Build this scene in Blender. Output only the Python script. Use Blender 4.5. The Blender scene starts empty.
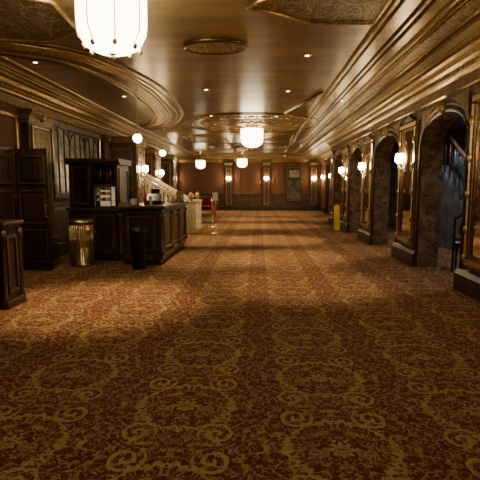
import bpy, bmesh, math, random
from math import sin, cos, pi, radians
from mathutils import Vector, Matrix
random.seed(3)
S = bpy.context.scene
COL = S.collection

# ------------------------------------------------------------ node helpers
class NT:
    def __init__(s, name):
        s.mat = bpy.data.materials.new(name); s.mat.use_nodes = True
        s.t = s.mat.node_tree; s.b = s.t.nodes['Principled BSDF']
    def n(s, typ, **kw):
        nd = s.t.nodes.new(typ)
        for k, v in kw.items(): setattr(nd, k, v)
        return nd
    def l(s, a, b): s.t.links.new(a, b)
    def m(s, op, a, b=None, c=None, clamp=False):
        nd = s.n('ShaderNodeMath', operation=op); nd.use_clamp = clamp
        for i, v in enumerate((a, b, c)):
            if v is None: continue
            if isinstance(v, (int, float)): nd.inputs[i].default_value = v
            else: s.l(v, nd.inputs[i])
        return nd.outputs[0]
    def xyz(s, v):
        nd = s.n('ShaderNodeSeparateXYZ'); s.l(v, nd.inputs[0]); return nd.outputs
    def comb(s, x, y, z=0.0):
        nd = s.n('ShaderNodeCombineXYZ')
        for i, v in enumerate((x, y, z)):
            if isinstance(v, (int, float)): nd.inputs[i].default_value = v
            else: s.l(v, nd.inputs[i])
        return nd.outputs[0]
    def noise(s, vec, scale, detail=3, rough=.5, dist=0):
        nd = s.n('ShaderNodeTexNoise')
        nd.inputs['Scale'].default_value = scale; nd.inputs['Detail'].default_value = detail
        nd.inputs['Roughness'].default_value = rough; nd.inputs['Distortion'].default_value = dist
        if vec is not None: s.l(vec, nd.inputs['Vector'])
        return nd.outputs[0]
    def pos(s): return s.n('ShaderNodeNewGeometry').outputs['Position']
    def mix(s, f, a, b):
        nd = s.n('ShaderNodeMix', data_type='RGBA')
        if isinstance(f, (int, float)): nd.inputs[0].default_value = f
        else: s.l(f, nd.inputs[0])
        for i, v in ((6, a), (7, b)):
            if isinstance(v, tuple): nd.inputs[i].default_value = (*v[:3], 1)
            else: s.l(v, nd.inputs[i])
        return nd.outputs[2]
    def bump(s, h, st=.5, dist=.01):
        nd = s.n('ShaderNodeBump'); nd.inputs['Strength'].default_value = st
        nd.inputs['Distance'].default_value = dist
        s.l(h, nd.inputs['Height']); s.l(nd.outputs[0], s.b.inputs['Normal'])
    def smooth(s, v, lo, hi):
        nd = s.n('ShaderNodeMapRange', interpolation_type='SMOOTHSTEP')
        s.l(v, nd.inputs[0]); nd.inputs[1].default_value = lo; nd.inputs[2].default_value = hi
        return nd.outputs[0]

def damask(N, u, v, T, seed=0.0, thr=.515):
    """scrolling foliage ornament: mirrored half-drop repeat. returns mask 0..1"""
    u = N.m('DIVIDE', u, T); v = N.m('DIVIDE', v, T)
    ci = N.m('FLOOR', u)
    v = N.m('ADD', v, N.m('MULTIPLY', N.m('FLOORED_MODULO', ci, 2.0), .5))
    fu = N.m('SUBTRACT', N.m('FRACT', u), .5); fv = N.m('SUBTRACT', N.m('FRACT', v), .5)
    a = N.m('ABSOLUTE', fu); b = N.m('ABSOLUTE', fv)
    base = N.comb(a, fv, seed)
    w = N.m('SUBTRACT', N.noise(base, 7, 2), .5)
    r = N.m('SQRT', N.m('ADD', N.m('MULTIPLY', fu, fu), N.m('MULTIPLY', fv, fv)))
    th = N.m('ARCTAN2', fv, a)
    fl = N.m('SUBTRACT', N.m('ADD', N.m('MULTIPLY', N.m('COSINE', N.m('MULTIPLY', th, 8.0)), .02), .07), r)
    fl = N.smooth(fl, 0, .012)
    hole = N.smooth(N.m('SUBTRACT', N.m('ADD', N.m('MULTIPLY', N.m('COSINE', N.m('MULTIPLY', th, 8.0)), .02), .035), r), 0, .012)
    fl = N.m('SUBTRACT', fl, hole, clamp=True)
    rr = N.m('ADD', r, N.m('MULTIPLY', w, .22))
    ringc = N.m('ADD', .31, N.m('MULTIPLY', N.m('COSINE', N.m('MULTIPLY', th, 36.0)), .012))
    ring = N.m('SUBTRACT', .020, N.m('ABSOLUTE', N.m('SUBTRACT', rr, ringc)))
    ring = N.smooth(ring, 0, .01)
    wb = N.m('MULTIPLY', N.m('SUBTRACT', N.noise(base, 16, 2), .5), 4.5)
    qa = N.m('SUBTRACT', a, .25); qb = N.m('SUBTRACT', b, .36)
    rq = N.m('SQRT', N.m('ADD', N.m('MULTIPLY', qa, qa), N.m('MULTIPLY', qb, qb)))
    tq = N.m('ARCTAN2', qb, qa)
    sp = N.m('SINE', N.m('ADD', N.m('ADD', tq, wb), N.m('MULTIPLY', rq, 90.0)))
    sp = N.m('MULTIPLY', N.smooth(sp, .3, .65), N.smooth(N.m('SUBTRACT', .13, rq), 0, .01))
    n1 = N.noise(base, 18, 3, .58, 1.2)
    lf = N.smooth(n1, thr, thr+.03)
    n2 = N.noise(N.comb(a, fv, seed+4), 34, 2, .5, .8)
    vein = N.smooth(N.m('SUBTRACT', .035, N.m('ABSOLUTE', N.m('SUBTRACT', n2, .5))), 0, .012)
    lf = N.m('MULTIPLY', lf, N.m('SUBTRACT', 1.0, vein))
    n3 = N.noise(N.comb(a, fv, seed+9), 11, 1.5, .5, 1.5)
    vine = N.smooth(N.m('SUBTRACT', .02, N.m('ABSOLUTE', N.m('SUBTRACT', n3, .48))), 0, .008)
    k = N.m('MAXIMUM', fl, ring); k = N.m('MAXIMUM', k, sp); k = N.m('MAXIMUM', k, lf); k = N.m('MAXIMUM', k, vine)
    return k, lf

def simple(name, col, rough=.5, metal=0, var=.0, vs=6, bump=0, bs=30, spec=.5, coat=0):
    N = NT(name); N.b.inputs['Roughness'].default_value = rough; N.b.inputs['Metallic'].default_value = metal
    N.b.inputs['Specular IOR Level'].default_value = spec
    N.b.inputs['Coat Weight'].default_value = coat
    p = N.pos()
    if var:
        f = N.noise(p, vs, 4, .6)
        c = N.mix(N.smooth(f, .3, .7), tuple(x*(1-var) for x in col), tuple(min(1, x*(1+var)) for x in col))
        N.l(c, N.b.inputs['Base Color'])
    else: N.b.inputs['Base Color'].default_value = (*col, 1)
    if bump: N.bump(N.noise(p, bs, 3), bump, .004)
    return N.mat

def emit(name, col, st):
    N = NT(name); N.b.inputs['Base Color'].default_value = (*col, 1)
    N.b.inputs['Emission Color'].default_value = (*col, 1); N.b.inputs['Emission Strength'].default_value = st
    N.b.inputs['Roughness'].default_value = .4
    return N.mat

def mk_carpet():
    N = NT('carpet_damask'); p = N.xyz(N.pos())
    k, lf = damask(N, p[0], p[1], .98, thr=.525)
    fine = N.noise(N.pos(), 60, 2)
    red = N.mix(fine, (.062, .009, .005), (.115, .021, .010))
    gold = N.mix(fine, (.23, .145, .05), (.41, .285, .105))
    olive = N.mix(fine, (.14, .08, .028), (.235, .15, .055))
    c = N.mix(N.m('MULTIPLY', k, .85), red, gold)
    big = N.smooth(N.noise(N.pos(), 2.2, 2), .35, .6)
    c = N.mix(N.m('MULTIPLY', N.m('MULTIPLY', lf, big), .7), c, olive)
    N.l(c, N.b.inputs['Base Color']); N.b.inputs['Roughness'].default_value = .95
    N.b.inputs['Specular IOR Level'].default_value = .15
    N.bump(N.m('ADD', N.m('MULTIPLY', k, .5), fine), .5, .006)
    return N.mat

def mk_ornament(name, lo, hi, T, ax=(0, 1), rough=.38, metal=.7, st=1.0, dist=.02):
    N = NT(name); p = N.xyz(N.pos())
    k, lf = damask(N, p[ax[0]], p[ax[1]], T, 2.0, .53)
    N.l(N.mix(k, lo, hi), N.b.inputs['Base Color'])
    N.b.inputs['Metallic'].default_value = metal; N.b.inputs['Roughness'].default_value = rough
    N.bump(k, st, dist)
    return N.mat

def mk_ceiling():
    N = NT('ceiling_bronze_glaze'); pp = N.pos(); p = N.xyz(pp)
    f = N.noise(pp, 1.3, 4, .6)
    st = N.noise(N.comb(N.m('MULTIPLY', p[0], .4), N.m('MULTIPLY', p[1], 5.0), 0.0), 1.0, 3)
    f = N.m('ADD', N.m('MULTIPLY', f, .5), N.m('MULTIPLY', st, .5))
    N.l(N.mix(N.smooth(f, .35, .65), (.20, .132, .052), (.36, .255, .11)), N.b.inputs['Base Color'])
    N.b.inputs['Metallic'].default_value = .45; N.b.inputs['Roughness'].default_value = .28
    N.bump(st, .15, .02)
    return N.mat

def mk_wood(name, a, b, rough=.35):
    N = NT(name); p = N.xyz(N.pos())
    g = N.noise(N.comb(N.m('MULTIPLY', p[0], 14.0), N.m('MULTIPLY', p[1], 14.0), N.m('MULTIPLY', p[2], 1.5)), 1.0, 4, .6, .6)
    N.l(N.mix(N.smooth(g, .35, .7), a, b), N.b.inputs['Base Color'])
    N.b.inputs['Roughness'].default_value = rough; N.bump(g, .15, .003)
    return N.mat

def mk_marble(name, a, b, c, rough=.25):
    N = NT(name); p = N.pos()
    v = N.noise(p, 2.5, 6, .65, 1.5)
    vein = N.smooth(N.m('ABSOLUTE', N.m('SUBTRACT', v, .5)), .0, .03)
    base = N.mix(N.smooth(N.noise(p, 5, 4), .35, .65), a, b)
    N.l(N.mix(vein, c, base), N.b.inputs['Base Color']); N.b.inputs['Roughness'].default_value = rough
    return N.mat

CARPET = mk_carpet()
CEIL = mk_ceiling()
ORN = mk_ornament('gilt_relief_panel', (.10, .062, .024), (.50, .35, .15), .7, st=1.0, dist=.03, metal=.5)
ORNV = mk_ornament('gilt_relief_vertical', (.11, .066, .025), (.48, .33, .14), .45, (1, 2), metal=.5)
GILT = simple('gilt_moulding', (.44, .31, .125), .34, .7, .35, 25, .4, 60)
BRONZE = simple('dark_bronze', (.18, .115, .05), .35, .8, .3, 20)
WOOD = mk_wood('mahogany_dark', (.018, .009, .005), (.055, .027, .014))
WOOD2 = mk_wood('walnut_panel', (.048, .023, .011), (.12, .06, .027))
REDW = mk_ornament('red_damask_wall', (.13, .038, .02), (.19, .075, .035), .4, (1, 2), .7, 0, .2, .004)
REDB = mk_ornament('red_damask_end_wall', (.14, .05, .023), (.22, .10, .042), .5, (0, 2), .7, 0, .2, .004)
MARB = mk_marble('brown_marble', (.12, .070, .034), (.22, .135, .07), (.05, .026, .014))
CREAM = mk_marble('cream_marble', (.6, .5, .32), (.72, .62, .42), (.4, .3, .16))
MIRROR = simple('antique_mirror', (.55, .50, .42), .06, 1, .15, 3)
BRASS = simple('polished_brass', (.55, .43, .22), .3, 1, .15, 20)
STEEL = simple('brushed_metal', (.5, .48, .44), .3, 1)
BLACK = simple('black_plastic', (.008, .008, .008), .35)
WHITE = simple('white_paper', (.75, .72, .65), .7)
YEL = simple('yellow_plastic', (.65, .48, .05), .4)
REDV = simple('red_velvet', (.35, .02, .02), .8, 0, .3, 30)
GREY = simple('grey_plaster', (.16, .165, .18), .8, 0, .4, 3)
BLUEG = emit('added_blue_glow', (.25, .36, .62), .18)  # invented emission for the corridor panes, gives a dim blue light
CHG = emit('chandelier_glass', (1.0, .85, .55), 15)
SCG = emit('sconce_glass', (1.0, .76, .42), 95)
PNG = emit('pendant_glass', (1.0, .76, .42), 30)
DLG = emit('downlight_lens', (1.0, .82, .55), 12)
SHELFG = emit('display_case_glow', (1.0, .8, .5), .3)
WINDG = simple('leaded_glass', (.42, .43, .38), .2, .45, .4, 3)
g = NT('clear_glass'); g.b.inputs['Transmission Weight'].default_value = 1; g.b.inputs['Roughness'].default_value = .02
g.b.inputs['Base Color'].default_value = (.9, .95, .9, 1); GLASS = g.mat

# ------------------------------------------------------------ mesh builder
class B:
    def __init__(s, name, parent=None):
        s.name = name; s.bm = bmesh.new(); s.mats = []; s.parent = parent; s.M = Matrix()
    def mi(s, m):
        if m not in s.mats: s.mats.append(m)
        return s.mats.index(m)
    def face(s, vs, mi, smooth=False):
        try:
            f = s.bm.faces.new(vs); f.material_index = mi; f.smooth = smooth
        except ValueError: pass
    def v(s, p): return s.bm.verts.new(s.M @ Vector(p))
    def box(s, a, b, m, bev=0):
        i = s.mi(m); x0, y0, z0 = [min(a[k], b[k]) for k in range(3)]; x1, y1, z1 = [max(a[k], b[k]) for k in range(3)]
        vs = [s.v(p) for p in ((x0,y0,z0),(x1,y0,z0),(x1,y1,z0),(x0,y1,z0),(x0,y0,z1),(x1,y0,z1),(x1,y1,z1),(x0,y1,z1))]
        fs = []
        for q in ((3,2,1,0),(4,5,6,7),(0,1,5,4),(1,2,6,5),(2,3,7,6),(3,0,4,7)):
            f = s.bm.faces.new([vs[k] for k in q]); f.material_index = i; fs.append(f)
        if bev:
            es = list({e for f in fs for e in f.edges})
            bmesh.ops.bevel(s.bm, geom=es, offset=bev, segments=2, affect='EDGES', profile=.5)
    def prism(s, pts, axis, a, b, m, smooth=False):
        """extrude closed 2-D polygon pts along axis from a to b."""
        i = s.mi(m)
        def P(p, t):
            if axis == 'x': return (t, p[0], p[1])
            if axis == 'y': return (p[0], t, p[1])
            return (p[0], p[1], t)
        A = [s.v(P(p, a)) for p in pts]; C = [s.v(P(p, b)) for p in pts]
        n = len(pts)
        for k in range(n): s.face([A[k], A[(k+1) % n], C[(k+1) % n], C[k]], i, smooth)
        s.face(A[::-1], i); s.face(C, i)
    def lathe(s, prof, c, m, seg=24, smooth=True, sx=1, sy=1, scallop=0, ns=8):
        i = s.mi(m); rings = []
        for r, z in prof:
            ring = []
            for k in range(seg):
                t = 2*pi*k/seg; rr = r*(1+scallop*cos(ns*t))
                ring.append(s.v((c[0]+rr*cos(t)*sx, c[1]+rr*sin(t)*sy, c[2]+z)))
            rings.append(ring)
        for q in range(len(rings)-1):
            for k in range(seg):
                s.face([rings[q][k], rings[q][(k+1) % seg], rings[q+1][(k+1) % seg], rings[q+1][k]], i, smooth)
        if prof[0][0] > 1e-4: s.face(rings[0][::-1], i)
        if prof[-1][0] > 1e-4: s.face(rings[-1], i)
    def tube(s, pts, r, m, seg=8, closed=False, rz=None):
        i = s.mi(m); pts = [Vector(p) for p in pts]; n = len(pts); rings = []
        for k in range(n):
            if closed: d = pts[(k+1) % n]-pts[k-1]
            else: d = pts[min(k+1, n-1)]-pts[max(k-1, 0)]
            d.normalize(); up = Vector((0, 0, 1)) if abs(d.z) < .95 else Vector((0, 1, 0))
            x = d.cross(up).normalized(); y = x.cross(d)
            rad = r[k] if isinstance(r, (list, tuple)) else r
            rings.append([s.v(pts[k]+x*rad*cos(2*pi*j/seg)+y*(rz or rad)*sin(2*pi*j/seg)) for j in range(seg)])
        for k in range(n if closed else n-1):
            A = rings[k]; C = rings[(k+1) % n]
            for j in range(seg): s.face([A[j], A[(j+1) % seg], C[(j+1) % seg], C[j]], i, True)
        if not closed: s.face(rings[0][::-1], i); s.face(rings[-1], i)
    def ball(s, c, r, m, seg=12, sz=1):
        prof = [(max(r*sin(pi*k/8), 1e-5), -r*cos(pi*k/8)*sz) for k in range(9)]
        s.lathe(prof, c, m, seg)
    def frame(s, axis, c, u0, u1, z0, z1, w, t, m, bev=.008):
        """rect frame. axis 'x': plane x=c (u=y). axis 'y': plane y=c (u=x). t=thickness (signed)"""
        def bx(a0, a1, b0, b1):
            if axis == 'x': s.box((c, a0, b0), (c+t, a1, b1), m, bev)
            else: s.box((a0, c, b0), (a1, c+t, b1), m, bev)
        bx(u0, u1, z0, z0+w); bx(u0, u1, z1-w, z1); bx(u0, u0+w, z0+w, z1-w); bx(u1-w, u1, z0+w, z1-w)
    def done(s):
        bmesh.ops.remove_doubles(s.bm, verts=s.bm.verts, dist=1e-5)
        bmesh.ops.recalc_face_normals(s.bm, faces=s.bm.faces)
        me = bpy.data.meshes.new(s.name); s.bm.to_mesh(me); s.bm.free()
        for m in s.mats: me.materials.append(m)
        o = bpy.data.objects.new(s.name, me); COL.objects.link(o)
        if s.parent: o.parent = s.parent
        return o

def spline(pts, n=10):
    out = []; P = [Vector(p) for p in pts]; P = [P[0]*2-P[1]]+P+[P[-1]*2-P[-2]]
    for i in range(1, len(P)-2):
        for k in range(n):
            t = k/n; a, b, c, d = P[i-1:i+3]
            out.append(.5*((2*b)+(-a+c)*t+(2*a-5*b+4*c-d)*t*t+(-a+3*b-3*c+d)*t**3))
    out.append(P[-2]); return out

# ------------------------------------------------------------ dimensions
XL, XR, YB, YE = -4.4, 3.0, -3.0, 29.0
H, HC = 3.35, 3.45

# floor
b = B('floor'); b.box((-9, YB, -.1), (8.0, YE, 0), CARPET); b.done()

# ceiling : perimeter soffit + raised central field
b = B('ceiling')
b.box((-9, YB, HC), (8.0, YE, 3.7), CEIL)
b.box((2.45, YB, H), (8.0, YE, HC), CEIL)
b.box((-9, YB, H), (-3.9, YE, HC), CEIL)
b.box((-3.9, 26.5, H), (2.45, YE, HC), CEIL)
b.done()

# ------------------------------------------------------------ ceiling mouldings
n = 0
def trim_tube(pts, r, m=GILT, closed=False, rz=None):
    global n; n += 1
    b = B('trim_%d' % n); b.tube(pts, r, m, 8, closed, rz); b.done()
def par(pts, off):
    P = [Vector(p) for p in pts]; out = []
    for k in range(len(P)):
        d = (P[min(k+1, len(P)-1)]-P[max(k-1, 0)]).normalized(); out.append(P[k]+Vector((-d.y, d.x, 0))*off)
    return out
swe = spline([(-3.88, 6.25, HC), (-3.36, 6.45, HC), (-2.67, 7.1, HC), (-2.25, 8.7, HC), (-2.2, 10.5, HC), (-2.4, 12.6, HC), (-3.1, 14.6, HC), (-3.88, 15.4, HC)])
for o, r, m_ in ((0, .045, GILT), (.08, .02, GILT), (.36, .03, GILT), (-.14, .02, GILT), (.48, .05, BRONZE), (-.3, .04, BRONZE)): trim_tube(par(swe, o), r, m_, rz=.03)
b = B('ceiling_relief_band'); i_ = b.mi(ORN)
A_ = [b.v(p+Vector((0, 0, -.012))) for p in par(swe, .1)]; C_ = [b.v(p+Vector((0, 0, -.012))) for p in par(swe, .34)]
for k in range(len(A_)-1): b.face([A_[k], A_[k+1], C_[k+1], C_[k]], i_)
b.done()
for x, r in ((1.42, .03), (1.52, .015), (2.05, .035), (2.15, .015), (2.43, .04)):
    trim_tube([(x, YB, HC), (x, 26.4, HC)], r, rz=.03)
for x, r in ((2.62, .02), (2.72, .02), (-4.0, .03), (-4.1, .015)):
    trim_tube([(x, YB, H), (x, 26.4, H)], r, rz=.025)
for x in (1.75, 1.85): trim_tube([(x, YB, HC), (x, 26.4, HC)], .03, BRONZE, rz=.02)
for x in (-3.86,): trim_tube([(x, YB, HC), (x, 26.4, HC)], .04)
# near concentric arcs around the lantern
for rx, ry, r in ((2.0, 1.9, .045), (1.85, 1.75, .02)):
    trim_tube([(-1.4+rx*cos(t*2*pi/64), 3.0+ry*sin(t*2*pi/64), HC) for t in range(64)], r, GILT, True, .03)
for (cx, cy) in ((-.2, 14.4), (-.5, 22.5)):
    for rx, ry, r, m_ in ((2.1, 2.2, .035, BRONZE), (1.85, 1.95, .03, GILT), (1.2, 1.1, .03, GILT)):
        trim_tube([(cx+rx*cos(t*2*pi/64), cy+ry*sin(t*2*pi/64), HC) for t in range(64)], r, m_, True, .02)

def plate(name, pts, mat, rim=True, z=HC):
    b = B(name); b.prism([(p[0], p[1]) for p in pts], 'z', z-.015, z, mat)
    if rim: b.tube([(p[0], p[1], z-.012) for p in pts], .03, GILT, 8, True)
    b.done()
arc = [( -0.9+2.15*cos(t), 3.0+2.15*sin(t)) for t in [radians(a) for a in range(66, 5, -4)]]
plate('ceiling_relief_panel', [(-.12, 5.15), *[(x+.05, y) for x, y in arc if x > -.1], (1.36, 3.2), (1.36, 5.65), (.62, 5.65), (.3, 5.4)], ORN)
arc = [(-1.4+2.1*cos(t), 3.0+2.05*sin(t)) for t in [radians(a) for a in range(112, 182, 5)]]
plate('ceiling_relief_panel', [(-2.25, 5.75), *arc, (-3.8, 3.0), (-3.8, 5.95), (-3.3, 6.1), (-2.75, 6.2)], ORN)
plate('ceiling_relief_band', [(2.2, 3), (2.4, 3), (2.4, 26), (2.2, 26)], ORN, False)
# flat rosettes with acanthus petals and gilt scroll border
for cx, cy in ((-.2, 14.4), (-.5, 22.5)):
    b = B('ceiling_rosette')
    b.prism([(cx+.95*cos(t*pi/24), cy+.9*sin(t*pi/24)) for t in range(48)], 'z', HC-.012, HC, ORN)
    for k in range(16):
        t = 2*pi*k/16; c_, s_ = cos(t), sin(t)
        b.tube([(cx+r*c_, cy+r*s_, HC-.02-z) for r, z in ((.2, 0), (.4, .02), (.6, .02), (.78, 0))], [.03, .07, .06, .01], GILT, 8, rz=.02)
    for k in range(28):
        t = 2*pi*k/28; b.ball((cx+1.52*cos(t), cy+1.5*sin(t), HC-.01), .1, GILT, 8, .25)
        t += pi/28; b.ball((cx+1.5*cos(t), cy+1.48*sin(t), HC-.01), .05, GILT, 8, .4)
    b.done()
plate('ceiling_relief_panel', [(.75, 17.0), (1.3, 17.0), (1.3, 19.2), (.2, 19.2), (.55, 18.4)], ORN)
plate('ceiling_relief_panel', [(-1.6, 17.4), (-2.9, 17.4), (-2.9, 19.8), (-1.2, 19.8), (-1.3, 18.6)], ORN)
plate('ceiling_relief_panel', [(1.3, 9.6), (1.3, 12.2), (.95, 12.5), (.7, 12.2), (1.0, 11.0)], ORN)
# oval ventilation grille
b = B('ceiling_vent_grille'); c = (-.6, 6.5)
b.tube([(c[0]+.42*cos(t*pi/24), c[1]+.3*sin(t*pi/24), HC-.015) for t in range(48)], .03, BRONZE, 8, True)
b.prism([(c[0]+.41*cos(t*pi/24), c[1]+.29*sin(t*pi/24)) for t in range(48)], 'z', HC-.012, HC, BRONZE)
for k in range(-5, 6):
    w = .29*math.sqrt(1-(k/6)**2); b.box((c[0]+k*.07-.012, c[1]-w, HC-.03), (c[0]+k*.07+.012, c[1]+w, HC-.01), BRONZE)
for k in range(-3, 4):
    w = .41*math.sqrt(1-(k/4)**2); b.box((c[0]-w, c[1]+k*.07-.01, HC-.035), (c[0]+w, c[1]+k*.07+.01, HC-.012), GILT)
b.done()

# cornices
def cornice(name, x, d, y0, y1):
    b = B(name)
    pr = [(0, 0), (.30, 0), (.30, -.04), (.24, -.06), (.2, -.12), (.1, -.17), (.08, -.22), (.03, -.25), (.03, -.40), (0, -.42)]
    b.prism([(x+d*p, H+z) for p, z in pr], 'y', y0, y1, GILT)
    b.box((x, y0, H-.40), (x+d*.035, y1, H-.26), ORNV)
    k = y0+.05
    while k < y1-.08:
        b.box((x+d*.08, k, H-.19), (x+d*.15, k+.05, H-.14), GILT); k += .1
    b.done()
cornice('trim_60', XR, -1, YB, 18.75)
cornice('trim_61', XL, 1, YB, 21.0)
cornice('trim_62', 4.0, -1, 18.75, YE)
b = B('trim_63')
b.prism([(YE-p, H+z) for p, z in [(0, 0), (.3, 0), (.3, -.05), (.15, -.12), (.05, -.25), (0, -.3)]], 'x', -9, 4.0, GILT); b.done()

# ------------------------------------------------------------ right arcade wall
T = .38
arches = [(2.2, 4.2), (6.7, 8.5), (9.85, 11.8), (13.2, 14.9), (16.2, 17.8)]
ZS, RISE = 2.2, .48
b = B('wall_right')
cur = YB
def arch_pts(y0, y1, grow=0, nseg=20):
    c = (y0+y1)/2; a = (y1-y0)/2+grow
    return [(c-a*cos(pi*k/nseg), ZS+(RISE+grow)*abs(sin(pi*k/nseg))**.85) for k in range(nseg+1)]
for y0, y1 in arches:
    b.box((XR, cur, 0), (XR+T, y0, H), MARB); cur = y1
    P = arch_pts(y0, y1)
    for k in range(len(P)-1):
        p, q = P[k], P[k+1]
        b.prism([(p[0], p[1]), (q[0], q[1]), (q[0], H), (p[0], H)], 'x', XR, XR+T, MARB)
b.box((XR, cur, 0), (XR+T, 18.75, H), MARB)
b.box((XR+T, 18.55, 0), (4.0, 18.75, H), MARB)
b.box((4.0, 18.75, 0), (4.2, YE, H), REDW)
b.done()
for k, (y0, y1) in enumerate(arches):
    n += 1; b = B('trim_%d' % n)
    for g_, r in ((.05, .04), (.13, .025)):
        P = arch_pts(y0, y1, g_)
        b.tube([(XR, y0-g_, .2)]+[(XR, y0-g_, ZS)]+[(XR, p[0], p[1]) for p in P[1:-1]]+[(XR, y1+g_, ZS), (XR, y1+g_, .2)], r, GILT if r < .03 else WOOD2, 8)
    for s_, yy in ((1, y0-.02), (-1, y1+.02)):
        b.prism([(yy, 2.85), (yy+s_*.55, 2.85), (yy+s_*.3, 2.72), (yy+s_*.12, 2.58), (yy, 2.4)], 'x', XR-.025, XR, ORNV)
    b.ball((XR-.03, (y0+y1)/2, ZS+RISE+.1), .08, GILT, sz=1.5)
    b.done()
piers = [(YB, 2.2), (4.2, 6.7), (8.5, 9.85), (11.8, 13.2), (14.9, 16.2), (17.8, 18.75)]
for y0, y1 in piers:
    if y0 < 0: continue
    b = B('pier_mirror')
    a0, a1 = y0+.2, y1-.2
    b.box((XR-.02, a0+.02, .42), (XR, a1-.02, 2.72), MIRROR)
    b.frame('x', XR, a0, a1, .4, 2.75, .11, -.07, GILT, .02)
    b.frame('x', XR, a0+.12, a1-.12, .52, 2.63, .03, -.045, BRONZE)
    yc = (a0+a1)/2
    b.prism([(yc-.3, 2.75), (yc-.22, 2.82), (yc-.08, 2.84), (yc, 2.9), (yc+.08, 2.84), (yc+.22, 2.82), (yc+.3, 2.75)], 'x', XR-.06, XR, ORNV)
    for z in (.5, .9, 1.4, 1.9, 2.4):
        for yy in (a0+.055, a1-.055): b.ball((XR-.07, yy, z), .04, GILT, 8, 1.6)
    b.done()
for k, (y0, y1) in enumerate(piers):
    b = B('baseboard_right_%d' % k)
    b.prism([(XR, 0), (XR-.09, 0), (XR-.09, .24), (XR-.05, .3), (XR, .34)], 'y', y0, y1, WOOD); b.done()
b = B('baseboard_right_far'); b.prism([(4, 0), (3.93, 0), (3.93, .24), (4, .3)], 'y', 18.75, YE, WOOD); b.done()
for y in (20.5, 23.0, 25.8):
    b = B('panelled_pilaster')
    b.box((3.8, y, 0), (4, y+.6, 2.93), WOOD2, .01); b.box((3.74, y-.06, 0), (4, y+.66, .3), WOOD, .01)
    b.box((3.74, y-.06, 2.75), (4, y+.66, 2.93), GILT, .02); b.frame('x', 3.8, y+.1, y+.5, .5, 2.6, .04, -.02, GILT, .005); b.done()

# side corridor beyond the arcade
b = B('wall_corridor'); b.box((6.8, YB, 0), (7.0, 19, H), GREY)
b.box((XR+T, 18.75, 0), (6.8, 18.9, H), GREY); b.done()
for k, y in enumerate((4.2, 12.4, 14.8)):
    b = B('window_%d' % (k+2)); b.box((6.77, y, .9), (6.8, y+1.3, 2.7), BLUEG)  # added panes; their blue glow stands in for dim cool corridor light
    b.frame('x', 6.8, y-.08, y+1.38, .82, 2.78, .1, -.08, WOOD)
    for j in (1, 2): b.box((6.75, y+j*.433-.015, .9), (6.79, y+j*.433+.015, 2.7), WOOD)
    for j in (1, 2, 3): b.box((6.75, y, .9+j*.45-.015), (6.79, y+1.3, .9+j*.45+.015), WOOD)
    b.done()
b = B('corridor_staircase')
for k in range(12):
    y = 8.6+k*.28
    b.box((4.6, y, 0), (6.0, y+.28, .17*(k+1)), GREY)
    b.tube([(4.65, y+.14, .17*(k+1)), (4.65, y+.14, .17*(k+1)+.9)], .018, BRONZE, 6)
b.tube([(4.65, 8.6, 1.05), (4.65, 11.96, 3.08)], .04, WOOD2, 8)
b.lathe([(.07, 0), (.07, .9), (.09, 1.0), (.05, 1.1), (.08, 1.18), (1e-4, 1.26)], (4.65, 8.5, 0), WOOD2, 12)
b.done()
def chair(x, y, rot):
    b = B('side_chair'); b.M = Matrix.Translation((x, y, 0)) @ Matrix.Rotation(rot, 4, 'Z')
    for sx in (-.2, .2):
        b.tube([(sx, -.2, 0), (sx, -.21, .44)], [.016, .024], WOOD, 8)
        b.tube(spline([(sx, .24, 0), (sx, .2, .44), (sx*.95, .26, .98)], 6), .02, WOOD, 8)
    b.box((-.24, -.24, .42), (.24, .22, .46), WOOD, .01); b.box((-.22, -.22, .46), (.22, .19, .52), BLACK, .025)
    b.tube(spline([(-.19, .26, .95), (0, .25, 1.06), (.19, .26, .95)], 8), .028, WOOD, 8)
    b.box((-.2, .2, .56), (.2, .225, .60), WOOD, .005)
    b.tube(spline([(-.07, .22, .58), (-.1, .24, .8), (-.03, .25, 1.02)], 6), .014, WOOD, 6)
    b.tube(spline([(.07, .22, .58), (.1, .24, .8), (.03, .25, 1.02)], 6), .014, WOOD, 6)
    b.box((-.2, -.22, .2), (-.18, .22, .225), WOOD); b.box((.18, -.22, .2), (.2, .22, .225), WOOD)
    b.done()
chair(3.75, 8.15, 2.6)
chair(3.9, 11.2, 1.2)

# ------------------------------------------------------------ left wall
b = B('wall_left')
b.box((XL-.3, YB, 0), (XL, 14.0, H), REDW)
b.box((XL-.3, 14.0, 2.9), (XL, 16.5, H), REDW)
b.box((XL-.3, 16.5, 0), (XL, 21.0, H), REDW)
b.done()
b = B('wall_far_left'); b.box((-9.2, YB, 0), (-9, YE, H), REDW); b.done()
b = B('wall_behind'); b.box((-9, YB-.2, 0), (8, YB, 3.7), REDB); b.done()
b = B('wall_end'); b.box((-9, YE, 0), (8, YE+.2, 3.7), REDB); b.done()
b = B('baseboard_left'); b.prism([(XL, 0), (XL+.08, 0), (XL+.08, .26), (XL, .32)], 'y', YB, 12.9, WOOD); b.done()
b = B('trim_64')
b.box((XL, YB, .32), (XL+.04, 12.9, 1.1), WOOD); b.box((XL, YB, 1.1), (XL+.09, 12.9, 1.17), WOOD2, .01)
k = YB+.3
while k < 11.8: b.frame('x', XL+.04, k, k+1.0, .42, 1.02, .05, .02, WOOD2, .005); k += 1.2
b.done()
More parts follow.
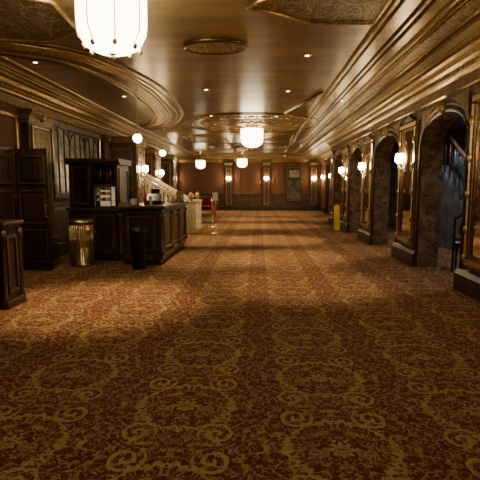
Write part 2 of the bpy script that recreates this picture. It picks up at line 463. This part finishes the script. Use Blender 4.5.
for y, w in ((8.35, .85), (6.3, .5), (12.5, .35)):
    b = B('carved_pilaster')
    b.box((XL, y, 0), (XL+.16, y+w, 2.93), WOOD2, .01)
    b.box((XL, y-.05, 0), (XL+.2, y+w+.05, .34), WOOD, .01)
    b.box((XL+.16, y+.1, .5), (XL+.175, y+w-.1, 2.6), ORNV)
    b.frame('x', XL+.16, y+.06, y+w-.06, .45, 2.65, .045, .03, GILT, .008)
    b.prism([(XL, 2.68), (XL+.18, 2.68), (XL+.2, 2.78), (XL+.26, 2.88), (XL+.26, 2.93), (XL, 2.93)], 'y', y-.06, y+w+.06, ORNV)
    b.ball((XL+.2, y+w/2, 2.82), .08, GILT)
    b.done()
b = B('panel_moulding'); b.frame('x', XL, 7.05, 8.2, 1.3, 2.8, .07, .04, GILT, .01); b.done()
def lattice(name, y0, y1, z0, z1):
    b = B(name); b.box((XL, y0, z0), (XL+.02, y1, z1), WINDG)
    b.frame('x', XL, y0-.1, y1+.1, z0-.1, z1+.1, .12, .1, WOOD2, .015)
    m = max(3, round((y1-y0)/.3)); 
    for k in range(1, m): 
        y = y0+(y1-y0)*k/m; w = .035 if k % 3 else .08
        b.box((XL+.02, y-w/2, z0), (XL+.04, y+w/2, z1), WOOD)
    r = round((z1-z0)/.36)
    for k in range(1, r): b.box((XL+.02, y0, z0+(z1-z0)*k/r-.015), (XL+.035, y1, z0+(z1-z0)*k/r+.015), WOOD)
    for k in range(0, m, 3):
        a = y0+(y1-y0)*k/m; c = y0+(y1-y0)*min(k+3, m)/m
        b.tube([(XL+.03, (a+c)/2-(c-a)/2*cos(pi*t/12), z1-.35+.33*sin(pi*t/12)) for t in range(13)], .02, WOOD2, 6)
    b.done()
lattice('window_1', 9.55, 12.3, 1.35, 2.8)
for (y0, y1, xf) in ((13.0, 14.0, -3.5), (16.7, 17.7, -3.8), (20.2, 21.0, -3.8)):
    b = B('carved_pier')
    b.box((XL, y0, 0), (xf, y1, H-.42), MARB, .01)
    b.box((XL, y0-.06, 0), (xf+.06, y1+.06, .32), WOOD, .01)
    b.box((XL, y0-.05, 2.72), (xf+.05, y1+.05, H-.42), GILT, .03)
    b.frame('x', xf, y0+.12, y1-.12, .5, 2.6, .04, .02, GILT, .005)
    b.frame('y', y0, XL+.12, xf-.12, .5, 2.6, .04, -.02, GILT, .005)
    b.done()

# open door leaves
b = B('door_1')
x0, x1, y, zt = -4.28, -3.70, 7.85, 2.17
b.box((x0, y, .01), (x1, y+.05, zt), WOOD, .006)
for (z0, z1) in ((.15, .75), (.85, 1.45), (1.55, 2.05)):
    a, c = x0+.05, x1-.05
    b.frame('y', y, a, c, z0, z1, .03, -.02, WOOD2, .004); b.box((a+.06, y-.015, z0+.07), (c-.06, y, z1-.07), WOOD, .01)
b.tube([(x1-.05, y-.05, .95), (x1-.05, y-.05, 1.2)], .012, BRASS, 8); b.box((x1-.07, y-.05, .96), (x1-.03, y, .98), BRASS); b.box((x1-.07, y-.05, 1.17), (x1-.03, y, 1.19), BRASS)
b.done()
b = B('door_2')
b.box((-4.30, 6.9, .01), (-4.25, 7.75, 2.17), WOOD, .006)
for (z0, z1) in ((.15, .75), (.85, 1.45), (1.55, 2.05)): b.frame('x', -4.25, 7.0, 7.65, z0, z1, .04, .02, WOOD2, .004)
b.done()

b = B('host_podium')
x0, x1, y0, y1 = -3.70, -3.10, 5.3, 5.68
b.box((x0-.03, y0-.03, 0), (x1+.05, y1+.03, .1), WOOD, .015)
b.box((x0, y0, .1), (x1, y1, .98), WOOD, .01)
b.box((x0-.02, y0-.02, .98), (x1+.02, y1+.02, 1.02), WOOD2, .01)
b.box((x0-.06, y0-.06, 1.02), (x1+.06, y1+.06, 1.08), WOOD, .02)
b.frame('y', y0, x0+.08, x1-.08, .18, .9, .04, -.02, WOOD, .005); b.frame('x', x1, y0+.07, y1-.07, .18, .9, .04, .02, WOOD2, .005)
b.box((x0+.16, y0-.012, .27), (x1-.16, y0, .81), WOOD, .01)
for xx, yy in ((x0, y0), (x1, y0), (x1, y1)): b.lathe([(.045, 0), (.045, .12), (.03, .16), (.035, .5), (.03, .84), (.045, .88), (.045, .98)], (xx, yy, 0), WOOD, 12)
b.done()

# ------------------------------------------------------------ bar back cabinet
b = B('bar_back_cabinet')
x0, x1, y0, y1 = -3.85, -2.85, 9.0, 9.9
b.box((x0, y0, 0), (x1, y1, .08), WOOD, .01)
b.box((x0, y0, .08), (x1, y1, 1.02), WOOD, .008); b.box((x0-.04, y0-.04, 1.02), (x1+.04, y1+.04, 1.08), WOOD2, .012)
for k in range(2): 
    a = x0+.05+k*.46; b.frame('y', y0, a, a+.43, .15, .95, .05, -.02, WOOD2, .006); b.ball((a+(.39 if k == 0 else .04), y0-.03, .6), .018, BRASS, 8)
b.frame('x', x1, y0+.06, y1-.06, .15, .95, .05, .02, WOOD2, .006)
b.box((x0, y1-.06, 1.08), (x1, y1, 1.95), WOOD2)
b.box((x0, y0+.1, 1.08), (x0+.06, y1, 1.95), WOOD); b.box((x1-.06, y0+.1, 1.08), (x1, y1, 1.95), WOOD)
b.frame('x', x1, y0+.18, y1-.08, 1.16, 1.88, .05, .02, WOOD2, .006)
b.box((x0+.44, y0+.1, 1.08), (x0+.5, y1, 1.95), WOOD)
b.box((x0+.06, y0+.1, 1.6), (x1-.06, y1, 1.63), WOOD)
b.box((x0, y0+.1, 1.12), (x0+.44, y0+.13, 1.95), WOOD, .004); b.frame('y', y0+.1, x0+.03, x0+.42, 1.14, 1.92, .05, -.02, WOOD2, .005)
b.prism([(y0+.1, 1.95), (y0+.02, 2.02), (y0+.02, 2.07), (y1+.02, 2.07), (y1, 1.95)], 'x', x0-.05, x1+.06, WOOD2)
for k in range(6):
    b.lathe([(.026, 0), (.026, .16), (.01, .2), (.01, .26), (1e-4, .265)], (-3.28+.07*k, y0+.35, 1.63), (BRASS, GLASS, REDV)[k % 3], 10)
b.done()
b = B('glass_display_case')
x0, x1, y0, y1, z0, z1 = -3.3, -2.95, 8.98, 9.3, 1.085, 1.55
b.box((x0, y0, z0), (x1, y1, z0+.03), STEEL); b.box((x0, y0, z1-.05), (x1, y1, z1), WOOD2, .008)
for xx in (x0+.01, x1-.01):
    for yy in (y0+.01, y1-.01): b.box((xx-.01, yy-.01, z0), (xx+.01, yy+.01, z1), STEEL)
b.box((x0+.02, y1-.02, z0+.03), (x1-.02, y1-.01, z1-.05), SHELFG)
for z in (.13, .25, .35): 
    b.box((x0+.02, y0+.02, z0+z), (x1-.02, y1-.02, z0+z+.008), WHITE)
    for j in range(5): b.box((x0+.04+j*.058, y0+.05, z0+z+.008), (x0+.08+j*.058, y0+.12, z0+z+.07), (WHITE, YEL, REDV)[j % 3])
b.done()

# front bar counter
b = B('bar_counter')
x0, x1, y0, y1 = -2.62, -1.84, 8.5, 11.3; zt = 1.08
b.box((x0+.04, y0+.04, 0), (x1-.04, y1-.04, .12), WOOD)
b.box((x0, y0, .1), (x1, y1, zt), WOOD, .01)
b.box((x0-.02, y0-.02, .1), (x1+.02, y1+.02, .2), WOOD2, .012)
b.box((x0-.02, y0-.02, zt-.08), (x1+.02, y1+.02, zt-.04), WOOD2, .01)
b.box((x0-.09, y0-.09, zt), (x1+.09, y1+.09, zt+.06), WOOD2, .02)
b.frame('y', y0, x0+.12, x1-.12, .27, .95, .045, -.025, WOOD2, .006); b.box((x0+.24, y0-.015, .39), (x1-.24, y0, .83), WOOD, .01)
for k in range(3):
    a = y0+.12+k*.88; b.frame('x', x1, a, a+.78, .27, .95, .045, .025, WOOD2, .006); b.box((x1, a+.12, .39), (x1+.015, a+.66, .83), WOOD, .01)
for xx, yy in ((x0, y0), (x1, y0), (x1, y1), (x1, y0+.96), (x1, y0+1.84)):
    b.lathe([(.055, .2), (.055, .28), (.035, .32), (.04, .6), (.035, .9), (.055, .95), (.055, 1.0)], (xx, yy, 0), WOOD2, 12)
b.done()
b = B('cash_register'); b.box((-2.35, 9.3, 1.14), (-2.0, 9.65, 1.22), BLACK, .01)
b.prism([(9.32, 1.22), (9.6, 1.22), (9.6, 1.34), (9.5, 1.36)], 'x', -2.33, -2.05, BLACK); b.box((-2.28, 9.56, 1.34), (-2.1, 9.6, 1.46), BLACK, .008); b.done()
b = B('napkin_holder'); b.box((-2.5, 8.7, 1.14), (-2.34, 8.8, 1.16), STEEL); b.box((-2.5, 8.7, 1.14), (-2.49, 8.8, 1.25), STEEL); b.box((-2.35, 8.7, 1.14), (-2.34, 8.8, 1.25), STEEL); b.box((-2.485, 8.71, 1.16), (-2.355, 8.79, 1.27), WHITE, .004); b.done()
for i, (x, y) in enumerate(((-2.1, 8.75), (-1.95, 10.2), (-2.0, 10.5))):
    b = B('cup_stack')
    for k in range(5): b.lathe([(.028, 0), (.038, .09), (.041, .095), (.036, .09)], (x, y, 1.14+k*.022), WHITE, 14)
    b.done()
b = B('condiment_bottle'); b.lathe([(.03, 0), (.032, .12), (.014, .16), (.013, .21), (1e-4, .215)], (-2.25, 8.95, 1.14), REDV, 12); b.done()
b = B('countertop_sign'); b.box((-2.0, 10.9, 1.14), (-1.8, 10.98, 1.155), BLACK); b.prism([(10.92, 1.15), (10.94, 1.15), (10.98, 1.4), (10.96, 1.4)], 'x', -1.99, -1.81, BRONZE); b.done()

b = B('litter_bin'); b.lathe([(.215, 0), (.225, .02), (.225, .05), (.212, .06), (.212, .80), (.228, .82), (.228, .86), (.2, .885), (.15, .89), (.14, .84), (.05, .82), (1e-4, .82)], (-3.38, 8.45, 0), BRASS, 32)
for k in range(32):
    t = 2*pi*k/32; b.tube([(-3.38+.214*cos(t), 8.45+.214*sin(t), .07), (-3.38+.214*cos(t), 8.45+.214*sin(t), .79)], .008, BRASS, 5)
b.done()
b = B('waste_basket'); b.lathe([(.12, 0), (.125, .02), (.155, .66), (.17, .68), (.17, .72), (.14, .76), (.1, .77), (.09, .72), (1e-4, .72)], (-2.19, 8.12, 0), BLACK, 28); b.done()

# ------------------------------------------------------------ marble staircase
b = B('marble_staircase')
ys0, ys1 = 14.7, 16.3; xs = -2.35; run, rise = .30, .17
for k in range(12):
    x = xs-k*run; b.box((x-run, ys0, 0), (x, ys1, rise*(k+1)), CREAM)
    b.box((x-.01, ys0+.35, rise*(k+1)), (x-run, ys1-.35, rise*(k+1)+.012), REDV)
for yy in (ys0, ys1):
    xe = xs-12*run
    b.prism([(xs+.1, 0), (xs+.1, .25), (xe, .25+12*rise), (xe, 0)], 'y', yy-.07, yy+.07, CREAM)
    b.prism([(xs, .92), (xs, 1.04), (xe, 1.04+12*rise), (xe, .92+12*rise)], 'y', yy-.1, yy+.1, CREAM)
    for k in range(24):
        x = xs-.1-k*.15; z = .22+(xs-x)*rise/run
        b.lathe([(.045, 0), (.045, .06), (.025, .1), (.055, .25), (.05, .34), (.022, .5), (.03, .6), (.045, .64), (.045, .74)], (x, yy, z), CREAM, 10)
    b.box((xs, yy-.16, 0), (xs+.32, yy+.16, .15), CREAM, .01); b.box((xs+.03, yy-.13, .15), (xs+.29, yy+.13, .95), CREAM, .01)
    b.box((xs, yy-.16, .95), (xs+.32, yy+.16, 1.05), CREAM, .02)
    b.lathe([(.06, 0), (.04, .03), (.1, .1), (.11, .16), (.06, .24), (.02, .27), (1e-4, .3)], (xs+.16, yy, 1.05), GILT, 14)
b.done()

def stanchion(x, y, sign):
    b = B('queue_stanchion')
    b.lathe([(.17, 0), (.17, .02), (.06, .05), (.025, .08), (.025, .95), (.04, .96), (.04, 1.0), (.02, 1.02)], (x, y, 0), BRASS, 20)
    if sign:
        b.tube([(x, y, 1.0), (x, y, 1.06)], .012, BRASS); b.box((x-.09, y-.012, 1.05), (x+.09, y+.012, 1.33), BRASS, .004); b.box((x-.075, y-.016, 1.07), (x+.075, y-.01, 1.31), WHITE)
    else: b.ball((x, y, 1.03), .035, BRASS)
    b.done()
stanchion(-1.37, 14.4, True); stanchion(-1.7, 16.6, False)
b = B('velvet_rope'); b.tube(spline([(-1.375, 14.445, .93), (-1.45, 14.95, .68), (-1.535, 15.5, .6), (-1.62, 16.1, .68), (-1.693, 16.555, .93)], 8), .02, REDV, 8); b.done()
b = B('caution_sign')
for s_ in (-1, 1):
    b.prism([(15.9+s_*.16, 0), (15.9+s_*.145, 0), (15.9+s_*.01, .85), (15.9+s_*.03, .85)], 'x', 2.66, 2.85, YEL)
b.tube([(2.69, 15.9, .86), (2.82, 15.9, .86)], .02, YEL, 8)
b.done()

# ------------------------------------------------------------ end wall details
b = B('trim_65'); b.box((-9, YE-.05, 0), (4, YE, 1.0), WOOD2); b.box((-9, YE-.09, 1.0), (4, YE, 1.07), WOOD, .01); b.box((-9, YE-.08, 0), (4, YE, .25), WOOD, .01)
k = -8.7
while k < 3.4: b.frame('y', YE-.05, k, k+1.0, .33, .93, .05, -.02, WOOD, .005); k += 1.2
b.done()
for x in (-5.6, -2.1, .3, 3.3):
    b = B('panelled_pilaster'); b.box((x, YE-.14, 0), (x+.45, YE, 3.05), WOOD2, .01); b.box((x-.05, YE-.18, 0), (x+.5, YE, .3), WOOD, .01)
    b.box((x-.05, YE-.2, 2.85), (x+.5, YE, 3.05), GILT, .02); b.frame('y', YE-.14, x+.06, x+.39, .4, 2.7, .035, -.02, GILT, .004); b.done()
b = B('framed_poster')
b.box((1.75, YE-.12, .55), (2.8, YE-.06, 2.8), WOOD, .01); b.frame('y', YE-.12, 1.8, 2.75, .6, 2.75, .08, -.05, BRONZE, .01)
b.box((1.9, YE-.135, .72), (2.65, YE-.12, 1.95), simple('poster_paper', (.09, .075, .055), .6, 0, .6, 3)); b.box((1.95, YE-.14, 2.1), (2.6, YE-.12, 2.55), simple('poster_paper_light', (.35, .32, .25), .6, 0, .3, 4))
b.done()
for x in (-1.2, 1.0):
    b = B('panel_moulding'); b.frame('y', YE, x, x+.6, 1.25, 2.75, .05, -.03, BRONZE, .006); b.done()
def bench(x, y, w=.8):
    b = B('upholstered_bench')
    b.box((x-w, y-.3, .3), (x+w, y+.3, .36), WOOD2, .01); b.box((x-w+.02, y-.28, .36), (x+w-.02, y+.28, .5), REDV, .04)
    b.box((x-w+.02, y+.2, .5), (x+w-.02, y+.3, .98), REDV, .04)
    for sx in (-w+.08, w-.08):
        for sy in (-.24, .24): b.lathe([(.02, 0), (.03, .05), (.025, .2), (.04, .3)], (x+sx, y+sy, 0), WOOD2, 10)
    b.done()
bench(-2.85, 24.0, .5)

# ------------------------------------------------------------ lights
def chandelier(x, y, zb, zc=HC, sc=1.0):
    b = B('lantern_chandelier'); R = .34*sc; h = .58*sc
    z0 = zb+.07
    b.lathe([(.05*sc, 0), (.16*sc, .02*sc), (.27*sc, .08*sc), (.33*sc, .18*sc), (R, .28*sc), (R*1.0, h), (R*.9, h+.02)], (x, y, z0), CHG, 64, True, scallop=.03, ns=8)
    for k in range(8):
        t = 2*pi*(k+.5)/8; c, s_ = cos(t), sin(t)
        P = [(R*.99, h), (R*.99, .28*sc), (.33*sc, .18*sc), (.27*sc, .07*sc)]
        b.tube([(x+r*c, y+r*s_, z0+z) for r, z in P], .007*sc, BRASS, 6)
        b.ball((x+.275*sc*c, y+.275*sc*s_, z0+.045*sc), .024*sc, BRASS, 8, 1.3)
        b.ball((x+R*1.06*c, y+R*1.06*s_, z0+h+.03), .03*sc, BRASS, 8, 1.6)
    rr = R*1.03
    b.tube([(x+rr*cos(t*pi/24), y+rr*sin(t*pi/24), z0+h) for t in range(48)], .014*sc, BRASS, 8, True)
    b.lathe([(1e-4, -.07), (.015, -.06), (.03*sc, -.03), (.015, -.01), (.07*sc, .012), (.07*sc, .02)], (x, y, z0), BRASS, 16)
    zt = z0+h
    b.lathe([(R*.9, 0), (R*.6, .03), (.06, .06), (.03, .1), (.03, zc-zt-.04), (.12, zc-zt-.03), (.14, zc-zt)], (x, y, zt), BRASS, 24)
    b.done()
chandelier(-1.45, 4.6, 2.74)
chandelier(-.2, 14.4, 2.66)
chandelier(-.9, 25.5, 2.52, sc=.8); chandelier(-3.2, 25.2, 2.44, sc=.75)
chandelier(-.2, -.5, 2.74)  # out of view behind the camera, added to light the foreground carpet

def sconce(x, y, z, dx, dy):
    b = B('sconce_lamp')
    ax = Vector((dx, dy, 0)); sd = Vector((-dy, dx, 0)); o = Vector((x, y, z))
    pl = [(-.05, -.22), (.05, -.22), (.07, 0), (.05, .2), (0, .28), (-.05, .2), (-.07, 0)]
    i = b.mi(BRASS); A = [b.v(o+sd*u+Vector((0, 0, w))) for u, w in pl]; C = [b.v(o+sd*u*.8+ax*.03+Vector((0, 0, w*.95))) for u, w in pl]
    for k in range(7): b.face([A[k], A[(k+1) % 7], C[(k+1) % 7], C[k]], i)
    b.face(A, i); b.face(C, i)
    for s_ in (-1, 1):
        e = o+ax*.13+sd*s_*.075
        b.tube(spline([o+ax*.02+Vector((0, 0, -.1)), o+ax*.08+sd*s_*.04+Vector((0, 0, -.16)), e+Vector((0, 0, -.08))], 6), .009, BRASS, 6)
        b.lathe([(.01, -.09), (.035, -.07), (.035, -.06), (.015, -.05)], tuple(e), BRASS, 12)
        b.lathe([(.02, -.05), (.055, -.02), (.066, .03), (.052, .10), (.055, .13), (.01, .135)], tuple(e), SCG, 14)
    b.done()
for y in (5.45, 9.17, 12.5, 15.5): sconce(XR-.07, y, 2.02, -1, 0)
for y in (20.8, 23.3, 26.1): sconce(3.8, y, 2.02, -1, 0)
sconce(3.53, YE-.14, 2.0, 0, -1); sconce(.52, YE-.14, 2.0, 0, -1); sconce(-1.88, YE-.14, 2.0, 0, -1); sconce(-5.37, YE-.14, 2.0, 0, -1)
sconce(-3.5, 13.5, 2.0, 1, 0); sconce(-3.8, 17.2, 2.0, 1, 0)

for x, y, z in ((-2.3, 8.65, 2.42), (-2.55, 12.1, 2.4)):
    b = B('pendant_light')
    b.ball((x, y, z), .085, PNG, 16); b.lathe([(.05, .07), (.045, .1), (.015, .13), (.008, .14), (.008, HC-z-.02), (.05, HC-z-.015), (.05, HC-z)], (x, y, z), BRASS, 14); b.done()

def downlight(x, y, e, ang=62, zc=HC, col=(1, .79, .48)):
    p = B('recessed_downlight')
    p.lathe([(.035, -.012), (.065, -.014), (.075, 0)], (x, y, zc), BRASS, 20)
    p.lathe([(.033, -.013), (1e-4, -.014)], (x, y, zc), DLG, 20)
    o = p.done()
    L = bpy.data.lights.new('downlight_beam', 'SPOT'); L.energy = e; L.spot_size = radians(ang); L.spot_blend = .8
    L.color = col; L.shadow_soft_size = .05
    lo = bpy.data.objects.new('downlight_beam', L); lo.location = (x, y, zc-.03); COL.objects.link(lo); lo.parent = o
for x, y, e in ((.72, 7.0, 480), (.6, 9.5, 700), (-1.05, 9.3, 560), (-2.1, 5.7, 780), (-.9, 6.7, 600), (.5, 12.8, 800), (-1.3, 12.6, 650),
                (-1.0, 17.5, 620), (.8, 17.5, 620), (0, 21, 650), (-1.5, 21, 400), (2, 21.5, 350), (-2.9, 9.9, 300), (1.9, 10.6, 200),
                (-1.0, 24, 500), (1.5, 24.5, 500), (-3.0, 27.3, 400)):
    downlight(x, y, e, 54 if y < 15 else 66, HC if y < 26.5 else H)
downlight(0, 2.6, 70, 105); downlight(-.8, 27.3, 300, 100, H); downlight(1.6, 27.3, 300, 100, H)  # the first, near the camera, is added fill for the foreground
downlight(-3.5, 7.2, 100, 90)
downlight(-3.2, 15.3, 500, 100)
for y in (7.4, 10.5, 14):
    downlight(4.3, y, 140, 120, H, (.85, .9, 1.0))  # added cool fill to brighten the arch interiors, no known fixtures
downlight(-6.2, 25, 400, 110, H)

w = bpy.data.worlds.new('interior_dark'); S.world = w; w.use_nodes = True
w.node_tree.nodes['Background'].inputs[0].default_value = (1, .75, .5, 1); w.node_tree.nodes['Background'].inputs[1].default_value = .02

cd = bpy.data.cameras.new('camera'); cd.lens = 33.75; cd.sensor_width = 36; cd.clip_end = 100
co = bpy.data.objects.new('camera', cd); COL.objects.link(co)
co.location = (0, 0, 1.5); co.rotation_euler = (radians(90-6.72), 0, radians(2.29)); S.camera = co
